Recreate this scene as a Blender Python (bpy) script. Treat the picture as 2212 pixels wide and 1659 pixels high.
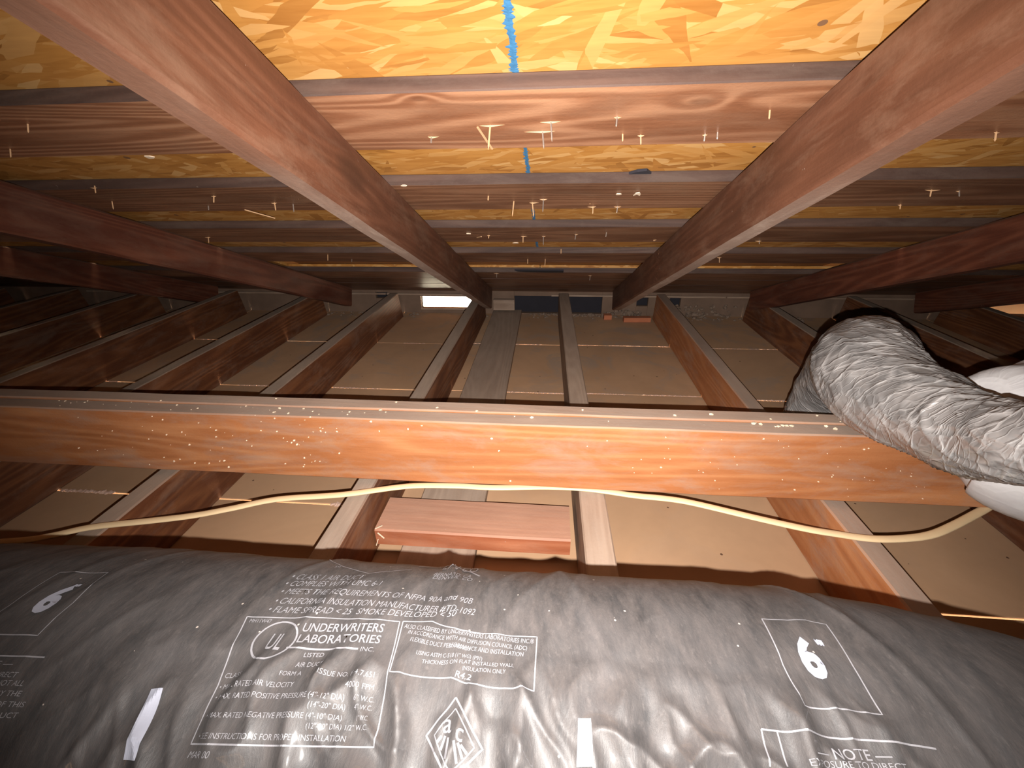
import bpy, bmesh, math, random
from mathutils import Vector, Matrix, noise
TEXTS=[('• CLASS 1 AIR DUCT', -0.1806, -0.0481, -0.1289, -0.052, 0.0078, 0, 'i'), ('• COMPLIES WITH UMC 6-1', -0.1798, -0.0396, -0.1131, -0.0457, 0.0065, 0, 'i'), ('• MEETS THE REQUIREMENTS OF NFPA 90A and 90B', -0.1779, -0.0314, -0.0465, -0.0345, 0.0056, -0.0015, 'i'), ('• CALIFORNIA INSULATION MANUFACTURER #TD-1092', -0.1762, -0.0225, -0.0432, -0.0245, 0.0053, -0.002, 'i'), ('• FLAME SPREAD < 25  SMOKE DEVELOPED < 50', -0.1763, -0.0157, -0.0545, -0.0213, 0.0047, 0, 'i'), ('UNDERWRITERS', -0.1468, -0.0041, -0.0968, -0.0073, 0.0056, 0, 'b'), ('LABORATORIES', -0.1461, 0.0032, -0.0962, -0.0, 0.0054, 0, 'b'), ('INC.', -0.1054, 0.0061, -0.0972, 0.0058, 0.0029, 0, ''), ('LISTED', -0.1374, 0.011, -0.1258, 0.0101, 0.0025, 0, ''), ('AIR DUCT', -0.1392, 0.0167, -0.1231, 0.0157, 0.0027, 0, ''), ('CLASS 1', -0.1782, 0.0241, -0.1652, 0.0231, 0.0025, 0, ''), ('FORM A', -0.1457, 0.0217, -0.1332, 0.021, 0.0023, 0, ''), ('ISSUE NO. F-4,7,651', -0.1225, 0.0208, -0.0918, 0.0192, 0.0025, 0, ''), ('• MAX. RATED AIR VELOCITY', -0.1779, 0.0297, -0.1346, 0.0269, 0.0026, 0, ''), ('4000 FPM', -0.1054, 0.0252, -0.0905, 0.0245, 0.0024, 0, ''), ('• MAX. RATED POSITIVE PRESSURE (4"-12" DIA)', -0.1769, 0.0347, -0.1044, 0.0305, 0.0025, 0, ''), ('6" W.C.', -0.0991, 0.0301, -0.089, 0.0297, 0.0023, 0, ''), ('(14"-20" DIA)', -0.1206, 0.0354, -0.1027, 0.0343, 0.0024, 0, ''), ('4" W.C.', -0.0977, 0.0339, -0.0888, 0.0333, 0.0022, 0, ''), ('• MAX. RATED NEGATIVE PRESSURE (4"-10" DIA)', -0.1762, 0.0428, -0.1028, 0.0388, 0.0023, 0, ''), ('1" W.C.', -0.0949, 0.0383, -0.0891, 0.0378, 0.0022, 0, ''), ('(12"-20" DIA) 1/2" W.C.', -0.1189, 0.0434, -0.0878, 0.0416, 0.0022, 0, ''), ('• SEE INSTRUCTIONS FOR PROPER INSTALLATION', -0.1746, 0.0512, -0.0979, 0.0468, 0.0024, 0, ''), ('MAR 00', -0.1765, 0.0587, -0.1622, 0.0576, 0.0027, 0, 'i'), ('MH11W47', -0.1833, -0.0075, -0.1697, -0.0083, 0.0026, 0, ''), ('UL', -0.1629, 0.0091, -0.1536, 0.0089, 0.0111, 0, 'b'), ('ALSO CLASSIFIED BY UNDERWRITERS LABORATORIES INC.®', -0.085, -0.0117, -0.0048, -0.0079, 0.003, 0.001, ''), ('IN ACCORDANCE WITH AIR DIFFUSION COUNCIL (ADC)', -0.0814, -0.0078, -0.0087, -0.0035, 0.0027, 0.001, ''), ('FLEXIBLE DUCT PERFORMANCE AND INSTALLATION', -0.0785, -0.003, -0.0106, 0.0005, 0.0027, 0.001, ''), ('STANDARDS', -0.0546, -0.0007, -0.042, 0.0005, 0.0022, 0, ''), ('USING ASTM C-518 (1" WG) (P91)', -0.0726, 0.0045, -0.0339, 0.0052, 0.0023, 0, ''), ('THICKNESS ON FLAT INSTALLED WALL', -0.0682, 0.0088, -0.0154, 0.0078, 0.0022, 0, ''), ('INSULATION ONLY', -0.0437, 0.0121, -0.0197, 0.0117, 0.0024, 0, ''), ('R4.2', -0.0475, 0.0153, -0.0383, 0.0173, 0.0031, 0, 'b'), ('— NOTE —', 0.1326, 0.0361, 0.1685, 0.0341, 0.0042, 0, 'b'), ('EXPOSURE TO DIRECT', 0.128, 0.0394, 0.1732, 0.0371, 0.0026, 0, ''), ('— NOTE —', -0.3392, 0.0298, -0.3062, 0.028, 0.0029, 0, ''), ('EXPOSURE TO DIRECT', -0.3417, 0.0353, -0.2985, 0.033, 0.0027, 0, ''), ('SUNLIGHT WILL NOT ALL', -0.3374, 0.0392, -0.2906, 0.0365, 0.0027, 0, ''), ('BE COVERED BY THE', -0.3295, 0.0437, -0.2881, 0.0411, 0.0026, 0, ''), ('WARRANTY OF THIS', -0.3249, 0.0481, -0.2822, 0.0455, 0.0025, 0, ''), ('FLEX DUCT', -0.3069, 0.052, -0.2821, 0.0502, 0.0024, 0, ''), ('LIN CO', -0.0785, -0.0812, -0.0513, -0.0823, 0.0175, 0, 'i'), ('BERNARD, CA', -0.0814, -0.0673, -0.0539, -0.0683, 0.0057, 0, 'i'), ('DENVER, CO', -0.0808, -0.0623, -0.0518, -0.0627, 0.005, 0, 'i'), ('TM', -0.1607, -0.0719, -0.1565, -0.0717, 0.0044, 0, ''), ('a', -0.049, 0.0399, -0.0442, 0.0399, 0.0055, 0, 'b'), ('c', -0.0413, 0.0428, -0.0381, 0.0431, 0.0048, 0, 'b'), ('6', 0.1468, 0.0007, 0.1583, 0.0006, 0.0258, 0, 'x'), ('"', 0.1613, -0.0207, 0.1659, -0.0207, 0.0041, 0, 'x'), ('6', -0.3324, -0.0027, -0.3187, -0.0026, 0.0237, 0, 'x'), ('"', -0.3236, -0.0248, -0.3187, -0.0248, 0.0023, 0, 'x')]
LINES=[(0.0007, [(-0.1868, -0.0112), (-0.1378, -0.0143), (-0.089, -0.0158), (-0.0841, 0.0208), (-0.0825, 0.0477), (-0.1283, 0.0506), (-0.1782, 0.0534), (-0.1796, 0.0278), (-0.1868, -0.0112)]), (0.0007, [(-0.087, -0.0163), (-0.0683, -0.0172), (-0.0526, -0.0125), (-0.0311, -0.0118), (-0.003, -0.0126), (-0.0036, 0.0189), (-0.0399, 0.0188), (-0.0496, 0.0154), (-0.0837, 0.0161), (-0.087, -0.0163)]), (0.0007, [(0.1385, -0.0392), (0.1536, -0.0387), (0.1665, -0.0421), (0.1773, -0.0401), (0.1746, -0.0099), (0.1737, 0.0152), (0.156, 0.0148), (0.1364, 0.0149), (0.1353, -0.006), (0.1385, -0.0392)]), (0.0007, [(-0.35, -0.0391), (-0.3146, -0.0411), (-0.3075, -0.0111), (-0.3076, 0.011), (-0.3332, 0.0115), (-0.3539, 0.0124), (-0.3489, -0.0068), (-0.35, -0.0391)]), (0.0008, [(0.1114, 0.026), (0.1522, 0.027), (0.1914, 0.0263)]), (0.0008, [(0.1114, 0.026), (0.11, 0.0406)]), (0.0008, [(0.1189, 0.0262), (0.1185, 0.0399)]), (0.0008, [(-0.3378, 0.0233), (-0.3197, 0.0232), (-0.2915, 0.022)]), (0.0011, [(-0.1497, 0.007), (-0.1071, 0.0045)]), (0.0008, [(-0.1739, -0.0922), (-0.1556, -0.0766), (-0.1288, -0.0631), (-0.1165, -0.0707), (-0.1014, -0.0798)]), (0.0016, [(-0.0997, -0.0927), (-0.0798, -0.0964), (-0.0633, -0.0888), (-0.0503, -0.0762), (-0.0477, -0.0734)]), (0.0009, [(-0.0449, 0.0248), (-0.0363, 0.0351), (-0.028, 0.0445), (-0.0357, 0.0513), (-0.0418, 0.0577), (-0.0495, 0.0497), (-0.0576, 0.0412), (-0.0515, 0.0333), (-0.0449, 0.0248)]), (0.0006, [(-0.044, 0.0297), (-0.0373, 0.0375), (-0.032, 0.0443), (-0.0373, 0.0496), (-0.0424, 0.054), (-0.0482, 0.0478), (-0.0531, 0.0409), (-0.0489, 0.0355), (-0.044, 0.0297)]), (0.0012, [(-0.0492, 0.041), (-0.0511, 0.0437)]), (0.0012, [(-0.0473, 0.0409), (-0.0487, 0.0464)]), (0.0012, [(-0.0455, 0.0415), (-0.0455, 0.0494)]), (0.0012, [(-0.042, 0.0427), (-0.04, 0.0507)]), (0.0012, [(-0.04, 0.0433), (-0.0375, 0.0488)]), (0.0012, [(-0.0387, 0.0439), (-0.0354, 0.0469)]), (0.0011, [(-0.1476, 0.0025), (-0.1478, 0.0049), (-0.1486, 0.0073), (-0.1497, 0.0094), (-0.1513, 0.0113), (-0.1532, 0.0129), (-0.1553, 0.014), (-0.1577, 0.0148), (-0.1601, 0.015), (-0.1625, 0.0148), (-0.1649, 0.014), (-0.167, 0.0129), (-0.1689, 0.0113), (-0.1705, 0.0094), (-0.1716, 0.0073), (-0.1724, 0.0049), (-0.1726, 0.0025), (-0.1724, 0.0001), (-0.1716, -0.0023), (-0.1705, -0.0044), (-0.1689, -0.0063), (-0.167, -0.0079), (-0.1649, -0.009), (-0.1625, -0.0098), (-0.1601, -0.01), (-0.1577, -0.0098), (-0.1553, -0.009), (-0.1532, -0.0079), (-0.1513, -0.0063), (-0.1497, -0.0044), (-0.1486, -0.0023), (-0.1478, 0.0001), (-0.1476, 0.0025)])]
PATCHES=[[(-0.2156, 0.0324), (-0.2084, 0.0317), (-0.2005, 0.0612), (-0.2087, 0.0617)], [(0.0193, 0.0298), (0.0257, 0.0293), (0.0255, 0.0471), (0.0181, 0.0477)]]
NAILS=[(-0.0061, 0.5452, 0.0226), (-0.0792, 0.5506, 0.028), (-0.0164, 0.5681, 0.0204), (-0.1588, 0.5765, 0.0069), (0.0699, 0.5382, 0.0118), (0.0831, 0.5806, 0.0083), (0.1058, 0.584, 0.0111), (0.2355, 0.5321, 0.0098), (0.184, 0.5849, 0.0055), (0.1974, 0.5808, 0.0071), (-0.6617, 0.5226, 0.0106), (-0.7747, 0.5879, 0.0115), (0.5229, 0.5936, 0.0106), (-0.1162, 0.7979, 0.008), (-0.0733, 0.8285, 0.0265), (-0.0395, 0.8344, 0.0274), (-0.0188, 0.8173, 0.0227), (0.0735, 0.8607, 0.0136), (0.1191, 0.8617, 0.0118), (-0.8106, 0.7374, 0.0095), (-0.8561, 0.8103, 0.0149), (-0.6247, 0.7849, 0.0124), (-0.6825, 0.8419, 0.0063), (-0.5339, 0.8258, 0.0147), (-0.502, 0.8347, 0.0148), (0.607, 0.7881, 0.0109), (0.6532, 0.7936, 0.0095), (0.6148, 0.8619, 0.0064), (-0.1533, 1.0703, 0.0076), (-0.0715, 1.0794, 0.0163), (-0.0227, 1.0796, 0.0217), (0.0533, 1.0629, 0.0127), (0.1219, 1.0468, 0.0104), (-0.8827, 1.0852, 0.0151), (0.023, 1.2286, 0.0099), (-0.0742, 1.355, 0.0138), (-0.0211, 1.3542, 0.0206), (-0.6732, 1.2959, 0.0191), (0.473, 1.32, 0.0155), (0.1389, 1.6436, 0.0182), (-0.1991, 1.606, 0.0165), (-0.6299, 1.3641, 0.0086), (0.4934, 1.1256, 0.0076)]
CAB_A=[[-0.9312, 0.4112, -0.506], [-0.8074, 0.4316, -0.506], [-0.7676, 0.445, -0.506], [-0.7196, 0.4673, -0.506], [-0.6342, 0.488, -0.506], [-0.5746, 0.5041, -0.506], [-0.524, 0.5242, -0.506], [-0.4589, 0.5519, -0.506], [-0.3522, 0.5716, -0.506], [-0.2459, 0.6015, -0.506], [-0.1638, 0.6087, -0.506], [-0.0893, 0.609, -0.506]]
CAB_B=[[0.1505, 0.6056, -0.506], [0.2036, 0.6012, -0.506], [0.2469, 0.5929, -0.506], [0.339, 0.564, -0.506], [0.4006, 0.5466, -0.506], [0.4375, 0.5397, -0.506], [0.4865, 0.5331, -0.506], [0.5343, 0.5367, -0.506], [0.5807, 0.5476, -0.506], [0.6302, 0.5705, -0.506], [0.7002, 0.6084, -0.506]]

for o in list(bpy.data.objects): bpy.data.objects.remove(o)
SC = bpy.context.scene; COL = SC.collection
random.seed(7)

# ---------------------------------------------------------------- camera
EYE = 0.639                                   # eye height above the back of the ceiling lath
CAM = Vector((0, 0, EYE))
PITCH, YAW, ROLL = math.radians(26.24), math.radians(5.36), math.radians(-0.8175)
fw = Vector((-math.sin(YAW)*math.cos(PITCH), math.cos(YAW)*math.cos(PITCH), -math.sin(PITCH)))
rt = Vector((math.cos(YAW), math.sin(YAW), 0)); up = rt.cross(fw)
rt2 = rt*math.cos(ROLL) + up*math.sin(ROLL); up2 = up*math.cos(ROLL) - rt*math.sin(ROLL)
cd = bpy.data.cameras.new('camera'); cam = bpy.data.objects.new('camera', cd); COL.objects.link(cam)
cam.matrix_world = Matrix((( rt2.x, up2.x, -fw.x, CAM.x), (rt2.y, up2.y, -fw.y, CAM.y), (rt2.z, up2.z, -fw.z, CAM.z), (0, 0, 0, 1)))
cd.sensor_fit = 'HORIZONTAL'; cd.sensor_width = 36.0; cd.lens = 36.0*949/2212; cd.clip_start = 0.01; cd.clip_end = 60
SC.camera = cam

# ---------------------------------------------------------------- light and exposure
w = bpy.data.worlds.new('World'); SC.world = w; w.use_nodes = True
bg = w.node_tree.nodes['Background']; bg.inputs[0].default_value = (1.0, 0.86, 0.62, 1); bg.inputs[1].default_value = 22.0
def spot(name, loc, aim, power, size, blend, radius):
    l = bpy.data.lights.new(name, 'SPOT'); l.energy = power; l.spot_size = math.radians(size); l.spot_blend = blend
    l.shadow_soft_size = radius; l.color = (1.0, 0.95, 0.90)
    o = bpy.data.objects.new(name, l); COL.objects.link(o); o.location = loc
    o.rotation_euler = (aim).to_track_quat('-Z', 'Y').to_euler(); return o
# the phone's torch: just below and beside the lens
spot('phone_torch', CAM - up2*0.021 + rt2*0.006, fw + rt2*0.06 + up2*0.10, 82, 133, 1.0, 0.0020)
SC.view_settings.view_transform = 'Standard'; SC.view_settings.look = 'None'
SC.view_settings.exposure = 0.0; SC.view_settings.gamma = 1.0; SC.view_settings.use_curve_mapping = False

# ---------------------------------------------------------------- materials
class NT:
    def __init__(s, name):
        s.m = bpy.data.materials.new(name); s.m.use_nodes = True; s.t = s.m.node_tree; s.b = s.t.nodes['Principled BSDF']
    def n(s, typ, **kw):
        x = s.t.nodes.new(typ)
        for k, v in kw.items():
            if k.startswith('i_'):
                key = k[2:]; key = int(key) if key.isdigit() else key.replace('_', ' ')
                x.inputs[key].default_value = v
            else: setattr(x, k, v)
        return x
    def l(s, a, b): s.t.links.new(a, b)
    def math(s, op, a, b=None, c=None):
        x = s.n('ShaderNodeMath', operation=op)
        for i, v in enumerate((a, b, c)):
            if v is None: continue
            if isinstance(v, (int, float)): x.inputs[i].default_value = v
            else: s.l(v, x.inputs[i])
        return x.outputs[0]
    def mix(s, f, a, b, mode='MIX'):
        x = s.n('ShaderNodeMix', data_type='RGBA', blend_type=mode)
        for i, v in ((0, f), (6, a), (7, b)):
            if isinstance(v, (int, float)): x.inputs[i].default_value = v
            elif isinstance(v, tuple): x.inputs[i].default_value = (*v, 1)
            else: s.l(v, x.inputs[i])
        return x.outputs[2]
    def ramp(s, v, stops, interp='LINEAR'):
        x = s.n('ShaderNodeValToRGB'); x.color_ramp.interpolation = interp
        e = x.color_ramp.elements
        while len(e) < len(stops): e.new(0.5)
        for el, (p, c) in zip(e, stops): el.position = p; el.color = (*c, 1) if isinstance(c, tuple) else (c, c, c, 1)
        s.l(v, x.inputs[0]); return x.outputs[0]
    def noise(s, vec, scale, detail=4, rough=.55, dist=0):
        x = s.n('ShaderNodeTexNoise', i_Scale=scale, i_Detail=detail, i_Roughness=rough, i_Distortion=dist)
        s.l(vec, x.inputs['Vector']); return x.outputs[0]
    def mapping(s, vec, scale=(1, 1, 1), rot=(0, 0, 0), loc=(0, 0, 0)):
        x = s.n('ShaderNodeMapping'); x.inputs['Scale'].default_value = scale; x.inputs['Rotation'].default_value = rot; x.inputs['Location'].default_value = loc
        s.l(vec, x.inputs['Vector']); return x.outputs[0]
    def bump(s, h, strength, dist, prev=None):
        x = s.n('ShaderNodeBump', i_Strength=strength, i_Distance=dist); s.l(h, x.inputs['Height'])
        if prev is not None: s.l(prev, x.inputs['Normal'])
        return x.outputs[0]
def objvec(k, spread=7.0):
    tc = k.n('ShaderNodeTexCoord'); oi = k.n('ShaderNodeObjectInfo')
    a = k.n('ShaderNodeVectorMath', operation='MULTIPLY_ADD'); k.l(oi.outputs['Random'], a.inputs[0])
    a.inputs[1].default_value = (spread, spread*.6, spread*.3); k.l(tc.outputs['Object'], a.inputs[2])
    return a.outputs[0]
def specks(k, vec, scale, size, thr):
    v = k.n('ShaderNodeTexVoronoi', i_Scale=scale); k.l(vec, v.inputs['Vector'])
    d = k.math('LESS_THAN', v.outputs['Distance'], size)
    sep = k.n('ShaderNodeSeparateColor'); k.l(v.outputs['Color'], sep.inputs[0])
    return k.math('MULTIPLY', d, k.math('LESS_THAN', sep.outputs[0], thr))
def wood(name, dark, mid, light, dust=(.30, .235, .19), topdust=1.0, sidedust=.35, rough=.62, grain=1.0, speck=.12, knots=(), dustx=None):
    """lumber: grain runs along the object's own X"""
    k = NT(name); P = objvec(k)
    big = k.noise(k.mapping(P, (.42, 5.0, 5.0)), 1.7, 1.5, .45)
    tcr = k.n('ShaderNodeTexCoord'); kmask = None
    for (kx, ky, kz, kr) in knots:
        df_ = k.n('ShaderNodeVectorMath', operation='SUBTRACT'); k.l(tcr.outputs['Object'], df_.inputs[0]); df_.inputs[1].default_value = (kx, ky, kz)
        ms = k.n('ShaderNodeVectorMath', operation='MULTIPLY'); k.l(df_.outputs[0], ms.inputs[0]); ms.inputs[1].default_value = (.5/kr, 1/kr, 1/kr)
        ln = k.n('ShaderNodeVectorMath', operation='LENGTH'); k.l(ms.outputs[0], ln.inputs[0])
        e_ = k.math('POWER', 2.718, k.math('MULTIPLY', k.math('MULTIPLY', ln.outputs['Value'], ln.outputs['Value']), -.35))
        big = k.math('MULTIPLY_ADD', e_, .075, big); kmask = e_ if kmask is None else k.math('MAXIMUM', kmask, e_)
    rings = k.math('SINE', k.math('MULTIPLY', big, 120.0))
    rings = k.math('POWER', k.math('MULTIPLY_ADD', rings, .5, .5), 1.6)
    fine = k.noise(k.mapping(P, (9, 210, 210)), 1.0, 5, .7)
    mott = k.noise(k.mapping(P, (14, 60, 60)), 1.0, 5, .7)
    g = k.math('ADD', k.math('ADD', k.math('MULTIPLY', rings, .26*grain), k.math('MULTIPLY', fine, .45)), k.math('MULTIPLY', mott, .38))
    c = k.ramp(g, [(.12, dark), (.45, mid), (.80, light)])
    patch = k.noise(k.mapping(P, (1.2, 4, 4)), 2.2, 3)
    c = k.mix(k.ramp(patch, [(.38, 0.0), (.66, .55)]), c, dark)
    if kmask is not None: c = k.mix(k.ramp(kmask, [(.78, 0.0), (.95, .65)]), c, dark)
    # smudges of dust lying on the sides
    dn = k.noise(k.mapping(P, (1.6, 5, 5)), 4.5, 6, .7, .4)
    df = k.math('MULTIPLY', k.ramp(dn, [(.48, 0.0), (.68, 1.0)]), sidedust)
    if dustx:
        so = k.n('ShaderNodeSeparateXYZ'); k.l(tcr.outputs['Object'], so.inputs[0])
        mr = k.n('ShaderNodeMapRange'); k.l(so.outputs[0], mr.inputs[0]); mr.inputs[1].default_value, mr.inputs[2].default_value = dustx; mr.inputs[3].default_value = .12
        df = k.math('MULTIPLY', k.math('MULTIPLY_ADD', df, .5, .55), mr.outputs[0])
    c = k.mix(df, c, dust)
    # grey dust settled on faces that look up
    ge = k.n('ShaderNodeNewGeometry'); sx = k.n('ShaderNodeSeparateXYZ'); k.l(ge.outputs['Normal'], sx.inputs[0])
    upf = k.math('MULTIPLY', k.ramp(sx.outputs[2], [(.55, 0.0), (.8, 1.0)]), topdust)
    topc = k.mix(k.noise(k.mapping(P, (1, 3, 3)), 9, 5, .65), tuple(v*.72 for v in dust), tuple(min(1, v*1.22) for v in dust))
    c = k.mix(k.math('MULTIPLY', upf, k.math('MULTIPLY_ADD', fine, .5, .6)), c, topc)
    if speck > 0:
        sn = k.noise(P, 75, 6, .72)
        c = k.mix(k.math('MULTIPLY', k.ramp(sn, [(.715-speck*.25, 0.0), (.745-speck*.25, 1.0)]), .75), c, (.50, .40, .33))
    k.l(c, k.b.inputs['Base Color'])
    k.l(k.math('MULTIPLY_ADD', fine, .22, rough-.11), k.b.inputs['Roughness'])
    k.b.inputs['Specular IOR Level'].default_value = .32
    b1 = k.bump(g, .40, .0008)
    pit = k.noise(P, 190, 3, .6)
    k.l(k.bump(pit, .22, .0012, b1), k.b.inputs['Normal'])
    return k.m
M = {}
M['beam'] = wood('saturated_red_lumber', (.24, .080, .026), (.37, .138, .052), (.48, .215, .092), sidedust=.42, grain=.9, speck=.10)
M['joist'] = wood('joist_lumber', (.055, .017, .008), (.13, .044, .017), (.235, .090, .034), dust=(.33, .26, .205), sidedust=.18, speck=.03)
M['rafter'] = wood('rafter_lumber', (.050, .021, .012), (.105, .040, .021), (.17, .070, .038), dust=(.20, .115, .075), sidedust=.45, rough=.55, grain=.6, speck=.08, knots=[(1.49, -.018, .05, .03)])
M['rafter_under'] = wood('dusty_rafter_underside', (.085, .034, .018), (.13, .052, .027), (.19, .080, .045), dust=(.47, .35, .28), sidedust=.9, dustx=(1.32, 1.60), rough=.6, grain=.5, speck=.08)
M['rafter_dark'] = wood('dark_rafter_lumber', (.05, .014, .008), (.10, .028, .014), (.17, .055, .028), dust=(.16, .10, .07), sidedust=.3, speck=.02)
M['board'] = wood('old_sheathing_board', (.075, .032, .018), (.185, .082, .042), (.31, .155, .085), dust=(.22, .135, .085), sidedust=.35, rough=.45, speck=.0)
M['board_knot'] = wood('knotty_sheathing_board', (.12, .045, .022), (.25, .105, .052), (.40, .20, .11), dust=(.27, .165, .105), sidedust=.25, rough=.40, speck=.0, grain=1.5, knots=[(3.105, -.034, 0, .010), (2.80, -.055, 0, .007)])
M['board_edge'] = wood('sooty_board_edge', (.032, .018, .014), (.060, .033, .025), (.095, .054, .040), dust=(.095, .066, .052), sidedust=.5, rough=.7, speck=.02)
M['greyboard'] = wood('weathered_board', (.16, .10, .07), (.27, .185, .13), (.36, .26, .19), dust=(.31, .24, .19), sidedust=.5, topdust=.55, speck=.05)
M['blockw'] = wood('block_lumber', (.20, .055, .022), (.32, .10, .045), (.42, .16, .08), dust=(.36, .22, .155), topdust=.8, sidedust=.2, speck=.03)
def osb():
    k = NT('strand_board'); tc = k.n('ShaderNodeTexCoord'); P = tc.outputs['Object']
    warp = k.n('ShaderNodeTexNoise', i_Scale=30.0, i_Detail=2.0); k.l(P, warp.inputs['Vector'])
    wa = k.n('ShaderNodeVectorMath', operation='MULTIPLY_ADD'); k.l(warp.outputs['Color'], wa.inputs[0]); wa.inputs[1].default_value = (.0045, .0045, .0045); k.l(P, wa.inputs[2])
    P2 = wa.outputs[0]
    col = None; hsum = None
    for i, (ang, sc, sx, thr) in enumerate([(4, 34, .13, 0), (-9, 30, .14, .45), (16, 32, .13, .55), (-24, 30, .15, .68), (33, 28, .14, .76), (-62, 26, .17, .88), (78, 30, .2, .93), (9, 44, .16, .75)]):
        mp = k.mapping(P2, (1, 1, 1), (0, 0, math.radians(ang)), (i*3.1, i*1.7, 0)); mp = k.mapping(mp, (sx, 1, 1))
        v = k.n('ShaderNodeTexVoronoi', i_Scale=float(sc*2.3)); k.l(mp, v.inputs['Vector'])
        s = k.n('ShaderNodeSeparateColor'); k.l(v.outputs['Color'], s.inputs[0])
        cc = k.ramp(s.outputs[1], [(0.0, (.24, .088, .018)), (.16, (.36, .145, .032)), (.5, (.43, .19, .045)), (.82, (.49, .245, .075)), (1.0, (.60, .36, .15))])
        mask = k.math('GREATER_THAN', s.outputs[0], thr)
        col = cc if col is None else k.mix(mask, col, cc)
        hsum = s.outputs[1] if hsum is None else k.mix(mask, hsum, s.outputs[1])
    fib = k.noise(k.mapping(P, (14, 120, 120)), 1.0, 3, .6)
    col = k.mix(.35, col, k.ramp(fib, [(.3, (.30, .125, .020)), (.7, (.50, .25, .06))]))
    dk = specks(k, P, 22, .10, .25)
    col = k.mix(dk, col, (.16, .08, .04))
    k.l(col, k.b.inputs['Base Color']); k.b.inputs['Roughness'].default_value = .6; k.b.inputs['Specular IOR Level'].default_value = .25
    k.l(k.bump(hsum, .2, .001), k.b.inputs['Normal']); return k.m
M['osb'] = osb()
def paper():
    k = NT('lath_paper'); tc = k.n('ShaderNodeTexCoord'); P = tc.outputs['Object']
    n1 = k.noise(P, 3.0, 5, .6, .5); n2 = k.noise(P, 60, 3, .6)
    c = k.ramp(n1, [(.3, (.37, .222, .128)), (.55, (.44, .268, .156)), (.75, (.50, .31, .185))])
    dn = k.noise(P, 5.5, 7, .66, 1.2)
    sy = k.n('ShaderNodeSeparateXYZ'); k.l(P, sy.inputs[0])
    far = k.ramp(k.math('MULTIPLY', sy.outputs[1], .5), [(.55, 0.0), (.72, 1.0)])
    c = k.mix(k.math('MULTIPLY', k.ramp(dn, [(.50, 0.0), (.60, .75)]), k.math('MULTIPLY_ADD', far, .8, .12)), c, (.32, .24, .185))
    c = k.mix(k.math('MULTIPLY', n2, .12), c, (.20, .12, .06))
    c = k.mix(specks(k, P, 28, .07, .2), c, (.10, .05, .03))
    k.l(c, k.b.inputs['Base Color']); k.b.inputs['Roughness'].default_value = .82; k.b.inputs['Specular IOR Level'].default_value = .2
    k.l(k.bump(n2, .12, .001), k.b.inputs['Normal']); return k.m
M['paper'] = paper()
def plain(name, col, rough=.7, bump=0, var=.25, scale=25, metallic=0, spec=.4, bd=.002):
    k = NT(name); tc = k.n('ShaderNodeTexCoord'); P = tc.outputs['Object']; n1 = k.noise(P, scale, 4)
    c = k.mix(n1, tuple(v*(1-var) for v in col), tuple(min(1, v*(1+var)) for v in col))
    k.l(c, k.b.inputs['Base Color']); k.b.inputs['Roughness'].default_value = rough; k.b.inputs['Metallic'].default_value = metallic
    k.b.inputs['Specular IOR Level'].default_value = spec
    if bump: k.l(k.bump(n1, bump, bd), k.b.inputs['Normal'])
    return k.m
M['plaster'] = plain('plaster_key', (.50, .35, .27), .9, .6)
M['pink'] = plain('pink_gypsum', (.60, .40, .31), .9, .5, scale=90)
M['rubble'] = plain('plaster_rubble', (.19, .135, .10), .95, .8, .4, 60)
M['brick'] = plain('red_wood_scrap', (.36, .12, .055), .8, .4)
M['pale'] = plain('pale_chip', (.70, .55, .40), .8, 0, .15)
M['straw'] = plain('pale_splinter', (.46, .27, .14), .7, 0, .2)
M['nail'] = plain('nail_metal', (.30, .24, .20), .5, 0, .3, 200, .6)
M['cable'] = plain('cream_cable_jacket', (.66, .49, .29), .42, .1, .12, 30)
M['blue'] = plain('blue_paint', (.035, .13, .25), .7, .3, .35, 120)
M['dark'] = plain('dark_felt', (.018, .016, .022), .9, .2)
M['dirty'] = plain('dirty_timber', (.15, .095, .065), .85, .5, .4, 14)
M['stripwood'] = plain('added_strip_wood', (.42, .17, .045), .7, .2, .2, 12)  # wood of the strips added to shape daylight at the deck gap
M['soffit'] = plain('outdoor_soffit', (.62, .36, .20), .7, .2, .2, 8)
M['paintwhite'] = plain('white_louver', (.8, .78, .74), .5, 0, .05)
M['print'] = plain('white_print', (.120, .116, .124), .5, 0, .22, 300)
M['printbright'] = plain('bright_print', (.18, .185, .22), .5, 0, .08, 200)
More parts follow.
